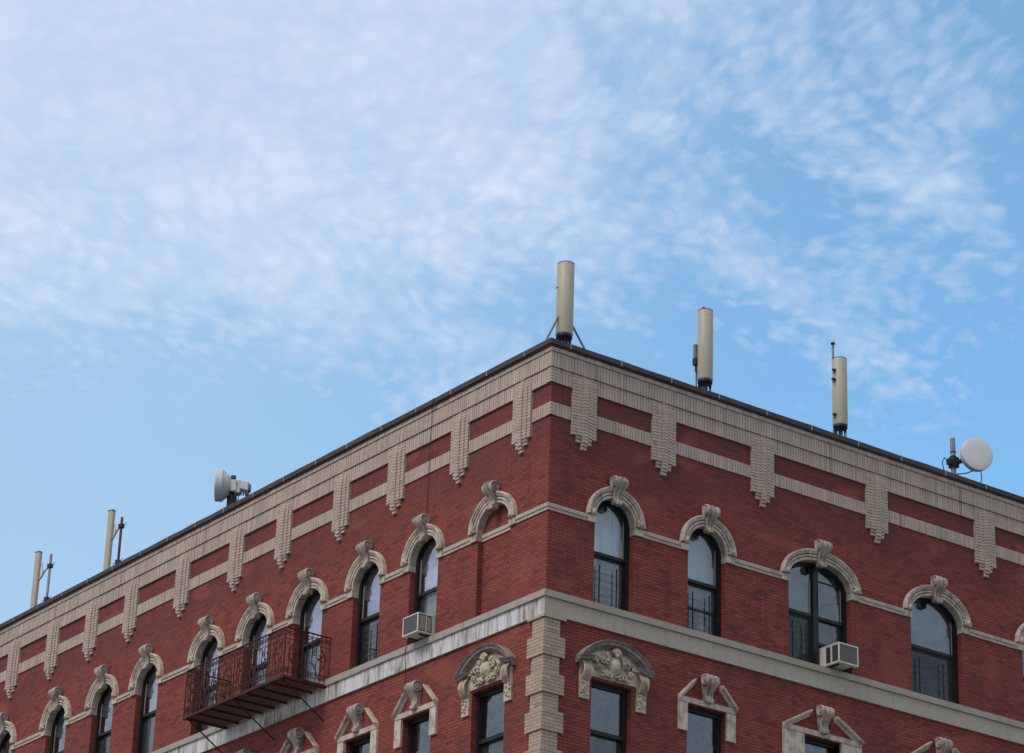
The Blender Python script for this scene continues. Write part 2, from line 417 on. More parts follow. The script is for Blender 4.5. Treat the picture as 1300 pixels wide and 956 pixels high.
def pendant(s, c):
    """brick drop: five columns stepping out to the middle, rounded at the top, stepped at the bottom"""
    mb = MB(); h = .068
    cols = [(-.30, -.185, 3.30, 4.588, .062), (-.185, -.062, 3.165, 4.588, .082), (-.062, .062, 3.03, 4.615, .106), (.062, .185, 3.165, 4.588, .082), (.185, .30, 3.30, 4.588, .062)]
    for k, (x0, x1, zb, zt, d) in enumerate(cols):
        n = round((zt-zb)/h); hh = (zt-zb)/n; z = zb; i = 0
        fbox(mb, s, c+x0+.006, c+x1-.006, zb+2*hh+.02, 4.27, 0, d-.018, 1)
        while i < n:
            # bricks at the foot corbel out, those at the head curve back into the band
            left = n - i; dd = d
            if left <= 6: dd = .054 + (d-.054)*math.sin((left-.6)/6*PI/2)
            if i < 2 and k in (1, 2, 3): dd = d*(.60+.2*i)
            ins = .0 if i or k != 2 else .0
            F = FT[s]; j = random.uniform(-.002, .002)
            y0, y1 = c+x0+ins+.0015, c+x1-ins-.0015
            # each brick has a weathered arris: lower edge stands out
            h_ = hh; prof = [(.0, z), (dd+j-.002, z), (dd+j, z+.006), (dd+j-.002, z+h_*.72), (dd-.007, z+h_-.007), (.0, z+h_-.007)]
            A = [F(y0, q, zz) for q, zz in prof]; B = [F(y1, q, zz) for q, zz in prof]
            mb.grid([A, B], 0, False, True); mb.quad(A); mb.quad(B)
            z += hh; i += 1
    return mb.build('brick_pendant', [M['cream'], M['mortar']], bld, weld=False)
for s in 'RL':
    for c in PEND[s]: pendant(s, c)

# coping with its joint strips
mb = MB(); rnd = random.Random(12)
mb2 = MB()
for m_, (z0, z1, d, w_) in ((mb, (5.003, 5.028, .135, 0)), (mb, (5.03, 5.135, .165, 1))):
    path = [('R', LEN['R']-k*.635) for k in range(int((LEN['R'])/.635))] + [('C', 0)] + [('L', .7+k*.635) for k in range(int((LEN['L']-.7)/.635)+1)]
    rows = []
    for s_, a in path:
        jz = rnd.uniform(-.007, .007)*w_; jd = rnd.uniform(-.006, .006)*w_
        if s_ == 'R': f_ = lambda q, z: (a, -q, Z0+z)
        elif s_ == 'L': f_ = lambda q, z: (-q, a, Z0+z)
        else:
            jz = jd = 0; f_ = lambda q, z: (-q, -q, Z0+z)
        rows.append([f_(d+jd, z0), f_(d+jd*.3, z1+jz), f_(-.42, z1+jz*.3), f_(-.42, z0)])
    m_.grid(rows, 0, False, True); m_.quad(rows[0]); m_.quad(rows[-1])
cop = mb.build('coping', M['coping'], bld, weld=False)
for s, st, cnt in (('R', .34, 13), ('L', .70, 24)):
    for k in range(cnt):
        mbs = MB()
        a = st + 1.272*k + random.uniform(-.03, .03)
        fbox(mbs, s, a-.011, a+.011, 5.026, 5.142, .10, .172)
        mbs.build('joint_seam', M['seam'], cop, weld=False)

# sill course: projecting slab over a deep fascia
for s, sl, fa in (('R', 'slab_r', 'fascia_r'), ('L', 'slab_l', 'fascia_l')):
    mb = MB()
    x = -.09 if s == 'R' else .262
    rnd = random.Random(3)
    while x < LEN[s]:
        L = rnd.uniform(1.3, 1.9); x1 = min(x+L, LEN[s])
        fbox(mb, s, x, x1-.005, -.172+(rnd.uniform(-.008,.004) if s == 'L' else 0), -.042, -.26, .090)
        x = x1
    o = mb.build('sill_slab', M[sl], bld, weld=False)
    if s == 'L': o['label'] = 'stained and chipped sill slab course'
    mb = MB()
    x = -.046 if s == 'R' else 0.; first = True
    while x < LEN[s]:
        x1 = min(x+rnd.uniform(2.2, 3.1), LEN[s]); j = 0 if first else rnd.uniform(-.004, .004)
        fbox(mb, s, x, x1-.004, -.515+j, -.174, -.02, (.048 if s == 'R' else .049)+j); x = x1; first = False
    if s == 'L': fbox(mb, s, -.0445, .0, -.515, -.174, .030, .049)
    o = mb.build('fascia', M[fa], bld, weld=False)
    o['label'] = 'white fascia with paint peeling in dark vertical streaks' if s == 'L' else 'plain greyish beige painted fascia'

# string course between the arches (two courses of small bricks)
for s in 'RL':
    prev = 0
    for a0, a1, kind in WIN[s] + [(LEN[s], LEN[s], '')]:
        mb = MB()
        course(mb, s, prev, a0-.001, 1.600, 1.662, .026, .21, .002, .007)
        course(mb, s, prev, a0-.001, 1.664, 1.742, .046, .21, .002, .007, off=.1)
        if kind != 'blank':
            fbox(mb, s, a0-.03, a0+.004, 1.6, 1.742, -.13, .024)
        mb.build('string_course', [M['string'], M['mortar']], bld, weld=False)
        if kind == 'blank':
            mb = MB(); fbox(mb, s, a0+.004, a1-.004, 1.60, 1.662, -.16, -.098); fbox(mb, s, a0+.004, a1-.004, 1.664, 1.742, -.16, -.08)
            mb.build('string_course', [M['string'], M['mortar']], bld, weld=False)
        prev = a1
        if kind: prev = a1+.0005

# ------------------------------------------------------------------ arches and keystones
PROF = [(-.004, -.13), (-.004, .034), (.008, .046), (.048, .048), (.054, .024), (.064, .024), (.070, .060), (.112, .062), (.118, .036), (.128, .036), (.136, .074), (.155, .080), (.180, .104), (.214, .110), (.225, .098), (.225, -.01)]
def archivolt(s, c, hw):
    F = FT[s]; mb = MB()
    def ring(th):
        return [F(c - (hw+t)*math.cos(th), d, ZS-.02 + (RI+t)*math.sin(th)) for t, d in PROF]
    joints = [0, PI*.27, PI*.44, PI*.56, PI*.73, PI] if hw < .8 else [0, PI*.13, PI*.27, PI*.38, PI*.46, PI*.54, PI*.62, PI*.73, PI*.87, PI]
    g = .0055/(hw+.1)
    for t0, t1 in zip(joints, joints[1:]):
        n = 7 if hw < .8 else 4
        jd = random.uniform(-.004, .004); jt = random.uniform(-.003, .003)
        rows = [[Vector(p)+(Vector(F(0,1,0))-Vector(F(0,0,0)))*jd + Vector((0,0,jt)) for p in ring(t0+g*random.uniform(.6,1.5) + (t1-t0-2*g)*k/n)] for k in range(n+1)]
        mb.grid(rows, 0, False, False); mb.quad(rows[0]); mb.quad(rows[-1])
    # mortar bed behind the joints
    rows = [[F(c-(hw+t)*math.cos(th), d, ZS-.02+(RI+t)*math.sin(th)) for t, d in ((.004,-.12), (.004,.02), (.06,.03), (.13,.045), (.19,.07), (.215,.08), (.221,0))] for th in [PI*k/24 for k in range(25)]]
    mb.grid(rows, 1, False, False)
    # impost blocks under the feet
    for sg in (-1, 1):
        a_in = c + sg*(hw-.003); a_out = c + sg*(hw+.205)
        fbox(mb, s, min(a_in, a_out), max(a_in, a_out), 1.598, ZS-.026, -.125, .052)
        # curled leaf on the foot
        for da, dz, rr in ((.10, .055, .062), (.16, .10, .042), (.05, .035, .036), (.19, .04, .034), (.06, .11, .036)):
            aa = c + sg*(hw+da)
            mb.blob(F(aa, .075, ZS-.02+dz), (rr,)*3, 2, 6)
        mb.lathe([(0, .0), (.052, 0), (.060, .02), (.046, .045), (.03, .03), (.018, .05), (0, .055)], F(c+sg*(hw+.105), .06, ZS+.04), Vector(F(0,1,0))-Vector(F(0,0,0)), 14, 2)
    return mb.build('archivolt', [M['stone'], M['mortar'], M['ornament']], bld, weld=False)

def key_profile(k=0.):
    """side outline of the scroll: (d, z) from bottom to top, k deepens the flutes"""
    pts = []
    pts += [(.05, -.41), (.110, -.41), (.138, -.39), (.140, -.36), (.118, -.33), (.100, -.29), (.100, -.23), (.122, -.17), (.165, -.12), (.205, -.07), (.235, -.02), (.245, .03), (.238, .075), (.215, .115), (.175, .14), (.12, .152), (.05, .15), (-.01, .15)]
    return [(max(-.01, d-k*(1 if 2 < i < 15 else .3)), z) for i, (d, z) in enumerate(pts)] + [(-.01, -.41)]
def keystone(s, c, parent, zt=2.655, beaded=False):
    F = FT[s]; mb = MB(); zc = zt-.15
    cols = [(-.5, .014), (-.46, 0), (-.36, 0), (-.31, .030), (-.22, .048), (-.14, .016), (-.09, .002), (.0, -.004), (.09, .002), (.14, .016), (.22, .048), (.31, .030), (.36, 0), (.46, 0), (.5, .014)]
    rows = []
    for u, k in cols:
        pr = key_profile(k)
        rows.append([F(c + u*(.165 + .115*max(0, min(1, (z+.40)/.48))**1.3), d, zc+z) for d, z in pr])
    mb.grid(rows, 0, True, True)
    mb.quad(rows[0]); mb.quad(rows[-1])
    out = Vector(F(1,0,0)) - Vector(F(0,0,0))
    for sg in (-1, 1):      # volutes on both cheeks
        base = F(c + sg*.135, .135, zc+.03)
        mb.lathe([(.108, -.02), (.108, .022), (.092, .032), (.080, -.004), (.060, -.004), (.054, .028), (.036, .032), (.027, .000), (.016, .032), (0, .034)], base, out*sg, 18)
        b2 = F(c + sg*.082, .095, zc-.36)
        mb.lathe([(.046, -.01), (.046, .012), (.03, .014), (.022, .004), (.01, .014), (0, .014)], b2, out*sg, 12)
    # hanging leaf under the scroll
    for u in (-.06, 0, .06):
        mb.blob(F(c+u*.8, .115, zc-.405), (.032, .032, .028), 0, 6)
    if beaded:
        for i in range(5):
            for j in range(9):
                t = j/8; z = -.10+.22*t; d = .19+.055*math.sin(t*2.2)
                mb.blob(F(c+(i-2)*.036, d+.004, zc+z), (.011,)*3, 0, 4)
    return mb.build('keystone', M['keystone'], parent, weld=False)

# ------------------------------------------------------------------ windows
def strip(mb, F, a0, a1, lo, hi, d0, d1, c, hw, mi=0):
    """solid slice between curves lo(a) and hi(a)"""
    xs = samples(a0, a1, c, hw, 26)
    rows = [[F(x,d0,lo(x)), F(x,d1,lo(x)), F(x,d1,hi(x)), F(x,d0,hi(x))] for x in xs]
    mb.grid(rows, mi, False, True); mb.quad(rows[0], mi); mb.quad(rows[-1], mi)
def window(s, a0, a1, kind):
    F = FT[s]; c = (a0+a1)/2; hw = (a1-a0)/2
    cst = lambda z: (lambda a: z)
    H = lambda t: (lambda a: arch(c, hw-t, RI-t, a) if abs(a-c) < hw-t else ZS)
    f = MB(); fw = .075; e = .001
    strip(f, F, a0+e, a0+fw, cst(ZB), H(e), -.135, -.24, c, hw)
    strip(f, F, a1-fw, a1-e, cst(ZB), H(e), -.135, -.24, c, hw)
    strip(f, F, a0+fw, a1-fw, H(fw), H(e), -.135, -.24, c, hw)
    fbox(f, s, a0+fw, a1-fw, ZB, ZB+.05, -.24, -.135)
    win = f.build('window', M['frame'], bld, weld=False)
    halves = [(a0+fw, a1-fw)]
    if kind in 'ce':
        mbm = MB(); strip(mbm, F, c-.07, c+.07, cst(ZB+.05), H(fw), -.125, -.24, c, hw); mbm.build('mullion', M['frame'], win, weld=False)
        halves = [(a0+fw, c-.07), (c+.07, a1-fw)]
    for hi_, (b0, b1) in enumerate(halves):
        sw = .04; zr = 1.045
        raised = .0
        if kind == 'g': raised = .46
        if kind == 'c' and hi_ == 1: raised = .50
        u = MB()     # upper sash
        for x0, x1 in ((b0, b0+sw), (b1-sw, b1)):
            strip(u, F, x0, x1, cst(zr), H(fw+.001), -.165, -.20, c, hw)
        strip(u, F, b0+sw, b1-sw, H(fw+sw), H(fw+.001), -.165, -.20, c, hw)
        fbox(u, s, b0+sw, b1-sw, zr, zr+.065, -.205, -.150)
        if kind == 'c' and hi_ == 1: fbox(u, s, b0+sw, b1-sw, 1.86, 1.885, -.2, -.168)
        u.build('sash', M['frame'], win, weld=False)
        g = MB(); strip(g, F, b0+sw, b1-sw, cst(zr+.065), H(fw+sw), -.182, -.186, c, hw)
        g.build('pane', M['glass_lav'] if s == 'L' else M['glass'], win, weld=False)
        l = MB()     # lower sash, pushed up where an air conditioner sits below it
        z0 = ZB+.05+raised; z1 = min(zr+raised*.35, zr+.12)
        for x0, x1 in ((b0, b0+sw), (b1-sw, b1)): fbox(l, s, x0, x1, z0, z1, -.24, -.207)
        fbox(l, s, b0+sw, b1-sw, z0, z0+.055, -.24, -.207); fbox(l, s, b0+sw, b1-sw, z1-.05, z1, -.24, -.207)
        if kind == 'b': fbox(l, s, b0+sw, b1-sw, .50, .54, -.235, -.200)
        l.build('sash', M['frame'], win, weld=False)
        g = MB(); fbox(g, s, b0+sw, b1-sw, z0+.055, z1-.05, -.226, -.222); g.build('pane', M['glass_low'], win, weld=False)
        if kind in 'bdhae' or (kind == 'c' and hi_ == 0):
            q = MB()   # child guard: dark uprights in front, bars behind
            for k in range(5): fbox(q, s, b0+.02, b1-.02, .16+.145*k, .185+.145*k, -.290, -.262, 0)
            for t in (.22, .74):
                x = b0 + (b1-b0)*t; fbox(q, s, x-.010, x+.010, ZB+.05, .86, -.16, -.142, 1)
            q.build('window_guard', [M['guard'], M['guard_d']], win, weld=False)
        if kind in 'dc' and not raised:
            q = MB(); fbox(q, s, b0+.004, b1-.004, ZB+.055, zr-.01, -.148, -.1465); q.build('insect_screen', M['screen'], win, weld=False)
        # pale bead down the side of the upper sash
        q = MB(); x = b1-sw-.012 if s == 'R' else b0+sw+.012
        x = x if s == 'R' else b1-sw-.012
        fbox(q, s, x-.011, x+.011, zr+.07, ZS+.10, -.181, -.170); q.build('bead', M['frame_in'], win, weld=False)
    return win

def curtain(s, a0, a1, z0, z1, mat, label, d=-.33, folds=9, amp=.02, c=None, hw=None, arched=True):
    F = FT[s]; mb = MB(); n = max(24, folds*6)
    org = F((a0+a1)/2, d, z0)
    o = empty('window_curtain', org, label, 'curtain', 'curtains and blinds behind the windows')
    rows = []
    for i in range(n+1):
        a = a0 + (a1-a0)*i/n; dd = d + amp*math.sin(2*PI*folds*i/n + .7*math.sin(i*.9))
        zt = min(z1, arch(c, hw-.02, RI-.02, a)) if arched else z1
        rows.append([F(a, dd, z0), F(a, dd, zt)])
    mb.grid(rows, 0, True)
    o2 = mb.build('curtain_fabric' if folds > 2 else 'blind_fabric', mat, o, weld=False)
    m = o2.modifiers.new('thickness', 'SOLIDIFY'); m.thickness = .004
    rod = MB(); rod.tube([F(a0, d-.03, z1+.0), F(a1, d-.03, z1+.0)], .009, 6); rod.build('curtain_rod', M['frame'], o)
    return o

for s in 'RL':
    for i, (a0, a1, kind) in enumerate(WIN[s]):
        c, hw = (a0+a1)/2, (a1-a0)/2
        if a0 > 19: 
            pass
        av = archivolt(s, c, hw)
        keystone(s, c, av, beaded=(kind in ('a', 'blank')))
        if kind != 'blank': window(s, a0, a1, kind)

def CU(s, i, *a, **k):
    a0, a1, _ = WIN[s][i]; c, hw = (a0+a1)/2, (a1-a0)/2
    f0, f1 = k.pop('f', (0, 1))
    curtain(s, a0+.02+(a1-a0-.04)*f0, a0+.02+(a1-a0-.04)*f1, a[0], a[1], a[2], a[3], c=c, hw=hw, **k)
CU('R', 0, .0, 2.24, M['curtain'], 'white curtain in soft folds in the arched window just right of the corner', folds=5, amp=.03)
CU('R', 1, .52, 2.24, M['blind'], 'pale blue-grey blind drawn halfway down in the second window right of the corner', folds=1, amp=.006)
CU('R', 2, .95, 2.24, M['grey_cur'], 'grey blind in the left half of the wide double window', folds=1, amp=.004, f=(0, .47))
CU('R', 3, .95, 2.24, M['grey_cur'], 'grey blind in the arched window right of the wide double window', folds=1, amp=.004)
CU('L', 1, -.0, 2.24, M['curtain'], 'white curtain above the air conditioner on the left-hand front', folds=6)
CU('L', 2, .98, 2.24, M['lav'], 'pale blind behind the arched window between the air conditioner and the balcony', folds=2, amp=.01)
CU('L', 3, .0, 2.24, M['lav'], 'long lavender curtain behind the window at the near end of the iron balcony', folds=8)
CU('L', 4, .0, 2.24, M['lav'], 'lavender curtain behind the window over the middle of the iron balcony', folds=7)
CU('L', 5, .0, 2.24, M['lav'], 'pale curtain behind the window at the far end of the iron balcony', folds=6)
CU('L', 6, .0, 2.24, M['green_cur'], 'pale greenish curtain in the window just left of the iron balcony', folds=6)

# bundle of white cloth on the sill of the second right-hand window
o = empty('cloth_bundle', FR(4.17, -.36, .0), 'crumpled white cloth on the sill of the second window right of the corner', 'cloth')
mb = MB(); rn = random.Random(5)
rows = []
for i in range(9):
    t = i/8; ring = []
    for j in range(12):
        th = 2*PI*j/12; rr = (.14*(1-t)**.6+.012)*(1+.3*math.sin(3*th+4*t)+rn.uniform(-.08,.08))
        ring.append(FR(4.17+rr*math.cos(th)-.05*t, -.36+rr*.5*math.sin(th), .01+.42*t))
    rows.append(ring)
mb.grid(rows, 0, True, True, True); mb.build('folded_cloth', M['curtain'], o)

# ------------------------------------------------------------------ corner pilaster below the sill course
mb = MB()
def pil_courses(z0, z1, wd, d):
    n = max(1, round((z1-z0)/.0668)); h = (z1-z0)/n
    for s in 'RL': fbox(mb, s, -d+.011, wd-.006, z0+.006, z1-.006, -.02, d-.010, 1)
    for k in range(n):
        for s in 'RL':
            a = -d if (s == 'R') else -d+.034
            first = True
            step = .20
            off = .10 if (k + (s == 'L')) % 2 else .2
            while a < wd-.01:
                b = min(wd, a+(off if first else step)); first = False
                if b-a > .02: fbox(mb, s, a, b-.007, z0+k*h, z0+(k+1)*h-.007, d-.03, d, 0)
                a = b
pil_courses(-.585, -.518, .46, .085)
z = -.588; wide = False
while z > -Z0+.6:
    hgt = .334 if not wide else .40
    pil_courses(z-hgt, z-.002, .44 if wide else .335, .085 if wide else .052)
    z -= hgt; wide = not wide
    if z < -9: break
mb.build('corner_pilaster', [M['quoin'], M['mortar']], bld, weld=False)
mb = MB()
for s in 'RL': fbox(mb, s, -.05 if s == 'R' else 0, .4, -Z0, z-.002, -.02, .05 if s == 'R' else .051)
mb.build('corner_pilaster', [M['quoin']], bld, weld=False)

# ------------------------------------------------------------------ storey below: hooded windows
def low_window(s, a0, a1):
    mb = MB(); fbox(mb, s, a0, a0+.08, LOW[0], LOW[1], -.24, -.13); fbox(mb, s, a1-.08, a1, LOW[0], LOW[1], -.24, -.13)
    fbox(mb, s, a0+.08, a1-.08, LOW[1]-.08, LOW[1], -.24, -.13); fbox(mb, s, a0+.08, a1-.08, LOW[0], LOW[0]+.08, -.24, -.13)
    wn = mb.build('window', M['frame'], bld, weld=False)
    mb = MB(); fbox(mb, s, a0+.08, a1-.08, -2.56, -2.48, -.235, -.14); mb.build('sash', M['frame'], wn, weld=False)
    mb = MB(); fbox(mb, s, a0+.08, a1-.08, -2.48, LOW[1]-.08, -.186, -.182); mb.build('pane', M['glass'], wn, weld=False)
    mb = MB(); fbox(mb, s, a0+.08, a1-.08, LOW[0]+.08, -2.56, -.226, -.222); mb.build('pane', M['glass_low'], wn, weld=False)
    mb = MB(); fbox(mb, s, a0-.06, a1+.06, LOW[0]-.12, LOW[0], -.2, .09); mb.build('window_sill', M['stone'], wn, weld=False)

def pediment(s, c, hw=.89):
    """segmental hood broken at its foot, with a carved cartouche and scroll brackets"""
    F = FT[s]; z0, rise = -1.19, .45
    R = (hw*hw + rise*rise)/(2*rise); zc = z0 + rise - R; th = math.asin(hw/R)
    prof = [(-.17, -.01), (-.17, .03), (-.13, .05), (-.115, .09), (-.10, .10), (-.085, .15), (-.03, .165), (-.02, .19), (0, .20), (.012, .17), (.01, -.01)]
    mb = MB(); js = [-th, -th*.62, -th*.22, th*.22, th*.62, th]
    for t0, t1 in zip(js, js[1:]):
        g = .0035
        rows = [[F(c + (R+t)*math.sin(q), d, zc + (R+t)*math.cos(q)) for t, d in prof] for q in [t0+g+(t1-t0-2*g)*k/5 for k in range(6)]]
        mb.grid(rows, 0, False, False); mb.quad(rows[0]); mb.quad(rows[-1])
    for sg in (-1, 1):   # short horizontal returns
        p2 = [(-.10, -.01), (-.10, .06), (-.06, .08), (-.045, .14), (0, .17), (.012, .19), (.03, .20), (.03, -.01)]
        A = [F(c+sg*(hw+.01), d, z0-.03+t) for t, d in p2]; B = [F(c+sg*(hw-.33), d, z0+.03+t) for t, d in p2]
        mb.grid([A, B], 0, False, True); mb.quad(A); mb.quad(B)
    hood = mb.build('window_hood', M['hood'], bld, weld=False)
    mb = MB()
    fbox(mb, s, c-.60, c+.60, -1.50, -1.20, -.02, .035)
    for i in range(14):     # tympanum slab that follows the arc
        x0, x1 = c-.6+1.2*i/14, c-.6+1.2*(i+1)/14; xm = (x0+x1)/2-c
        fbox(mb, s, x0, x1, -1.2, zc+math.sqrt(R*R-xm*xm)-.15, -.02, .03)
    # shield with rolled rim and shell crest
    out = Vector(F(0,1,0))-Vector(F(0,0,0))
    def ell(cx, cz, ra, rz, d0, bulge, n=18, tilt=0):
        rows = []
        for q in (1., .92, .8, .6, .35, .05):
            dd = d0 + bulge*math.sqrt(1-q*q) - (.03 if q == .8 else 0)
            ring = []
            for j in range(n):
                x, y = ra*q*math.cos(2*PI*j/n), rz*q*math.sin(2*PI*j/n)
                ring.append(F(cx + x*math.cos(tilt)-y*math.sin(tilt), dd, cz + x*math.sin(tilt)+y*math.cos(tilt)))
            rows.append(ring)
        mb.grid(rows, 0, True, True)
    ell(c, -1.21, .155, .19, .05, .13)
    rn = random.Random(int(c*100))
    for k in range(22):     # curling rim
        q = 2*PI*k/22; rr = .03+.012*math.sin(5*q)
        mb.blob(F(c+.20*math.cos(q), .09+.02*math.sin(3*q), -1.20+.235*math.sin(q)), (rr,)*3, 0, 6)
    for sg in (-1, 1):
        for cx, cz, R0, tn in ((.30, -1.16, .085, 1), (.38, -1.30, .06, -1), (.21, -1.03, .055, -1), (.23, -1.40, .06, 1), (.46, -1.20, .045, 1)):
            pts = []
            for k in range(18):
                q = k/17*2.6*PI; r2 = R0*(1-.75*k/17)
                pts.append(F(c+sg*(cx+r2*math.cos(q)*1.), .075+.045*k/17, cz+tn*r2*math.sin(q)))
            mb.tube(pts, [.026*(1-.3*k/17) for k in range(18)], 6)
        for k in range(5):
            mb.blob(F(c+sg*(.40+.05*k), .07, -1.10-.035*k), (.034,.034,.022), 0, 6)
        for k in range(4):
            mb.blob(F(c+sg*(.10+.07*k), .09, -1.46+.02*math.sin(k)), (.036,.036,.028), 0, 6)
    for k in range(9):      # shell crest
        q = PI*(.12+.76*k/8)
        mb.tube([F(c, .10, -1.02), F(c+.07*math.cos(q), .15, -1.0+.06*math.sin(q)), F(c+.125*math.cos(q), .13, -.99+.105*math.sin(q))], [.016, .022, .026], 6)
    mb.blob(F(c, .14, -1.02), (.04,)*3, 0, 6)
    mb.build('cartouche', M['ornament'], hood, weld=False)
    for sg in (-1, 1):      # bracket with reeded scroll
        mb = MB(); x = c + sg*(hw-.20)
        fbox(mb, s, x-.115, x+.115, -1.98, -1.245, -.02, .045)
        for k in range(5):
            xx = x-.085+.0425*k
            pts = [F(xx, .05+.085*math.sin(PI*t)**.8+.03*(1-t), -1.27-.34*t) for t in [j/10 for j in range(11)]]
            mb.tube(pts, .020, 6)
        for k in range(9):
            mb.blob(F(x+rn.uniform(-.08,.08), .055, -1.66-.03*k), (.032,.032,.024), 0, 6)
        mb.build('scroll_bracket', M['ornament'], hood, weld=False)

def raked_hood(s, c, hw=.72):
    F = FT[s]; mb = MB()
    p2 = [(-.12, -.01), (-.12, .04), (-.07, .07), (-.05, .12), (0, .14), (.012, .12), (.01, -.01)]
    for sg in (-1, 1):
        mb = MB()
        A = [F(c+sg*hw, d, -1.42+t) for t, d in p2]; B = [F(c+sg*.34, d, -1.03+t) for t, d in p2]
        mb.grid([A, B], 0, False, True); mb.quad(A); mb.quad(B)
        fbox(mb, s, min(c+sg*hw, c+sg*.5), max(c+sg*hw, c+sg*.5), -2.1, -1.535, -.02, .05)
        mb.build('raking_hood', M['stone'], bld, weld=True)
    mb = MB(); fbox(mb, s, c-hw+.012, c+hw-.012, -1.531, -1.425, -.02, .062); mb.build('lintel', M['stone'], bld, weld=False)
    keystone(s, c, bld, zt=-.89)
for s in 'RL':
    for i, (a0, a1, kind) in enumerate(WIN[s]):
        low_window(s, a0, a1)
        c = (a0+a1)/2
        if i == 0: pediment(s, c+.015)
        elif i < 5: raked_hood(s, c, max(.72, (a1-a0)/2+.2))

# ------------------------------------------------------------------ air conditioners
def aircon(s, a0, a1, z0, z1, dep, label):
    F = FT[s]; o = empty('air_conditioner', F((a0+a1)/2, 0, z0), label, 'air conditioner', 'window air conditioners')
    mb = MB(); t = .028
    fbox(mb, s, a0, a1, z0, z0+t, -.30, dep); fbox(mb, s, a0, a1, z1-t, z1, -.30, dep)
    for x in (a0, a1-t):
        fbox(mb, s, x, x+t, z0+t, z1-t, dep-t, dep); fbox(mb, s, x, x+t, z0+t, z1-t, dep*.42, dep*.42+t); fbox(mb, s, x, x+t, z0+t, z1-t, -.30, .03)
    mb.build('casing', M['acw'], o, .004, weld=False)
    mb = MB(); fbox(mb, s, a0+.006, a1-.006, z0+t, z1-t, -.28, dep-.06); mb.build('core', M['acd'] if s == 'L' else M['acb'], o, weld=False)
    mb = MB()
    for x in (a0+.002, a1-.006):
        mb = MB()
        for k in range(14):
            for lo_, hi_ in ((.05, dep*.40), (dep*.42+.05, dep-.045)):
                y = lo_+(hi_-lo_)*(k+.5)/14
                fbox(mb, s, x, x+.004, z0+.05, z1-.05, y-.003, y+.003)
        mb.build('side_louvre', M['acd'] if s == 'R' else M['acb'], o, weld=False)
    mb = MB(); fbox(mb, s, a0+t, a1-t, z0+t, z1-t, dep-.03, dep-.014)
    n = 26
    for k in range(n):
        x = a0+t+(a1-a0-2*t)*(k+.5)/n; fbox(mb, s, x-.003, x+.003, z0+t, z1-t, dep-.014, dep-.006)
    mb.build('rear_grille', M['grille'], o, weld=False)
    mb = MB()
    for x in (a0+.07, a1-.09):
      mb = MB(); fbox(mb, s, x, x+.025, z0-.035, z0-.001, -.1, dep-.1)
      mb.build('support_rail', M['guard_d'], o, weld=False)
aircon('R', 7.10, 7.64, .0, .425, .43, 'white window air conditioner with beige louvred side in the wide arched window')
aircon('L', 3.72, 4.26, .0, .405, .385, 'grey-white window air conditioner with dark louvres in the window of the left-hand front')

# ------------------------------------------------------------------ iron balcony on the left-hand front
bal = empty('iron_balcony', FL(9.52, 0, -.14), 'rusty wrought iron fire-escape balcony with scrollwork railing', 'balcony')
B0, B1, BD, ZR, ZF = 7.52, 11.52, 1.12, .89, -.14
mb = MB()
for k in range(19):
    d = .05 + (BD-.08)*k/18; fbox(mb, 'L', B0+.03, B1-.03, ZF-.025, ZF, d-.011, d+.011)
for k in range(9):
    a = B0+.05+(B1-B0-.1)*k/8; fbox(mb, 'L', a-.012, a+.012, ZF-.075, ZF-.026, .0, BD)
mb.build('slatted_floor', M['iron'], bal, weld=False)
mb = MB()
fbox(mb, 'L', B0, B1, ZF-.07, ZF-.01, BD-.02, BD+.015); fbox(mb, 'L', B0-.012, B0+.02, ZF-.07, ZF-.01, 0, BD+.015); fbox(mb, 'L', B1-.02, B1+.012, ZF-.07, ZF-.01, 0, BD+.015)
for a in (B0+.1, (B0+B1)/2, B1-.1): mb.tube([FL(a, BD-.05, ZF-.07), FL(a, .0, ZF-.75)], .018, 6)
mb.build('floor_frame', M['iron'], bal, weld=False)
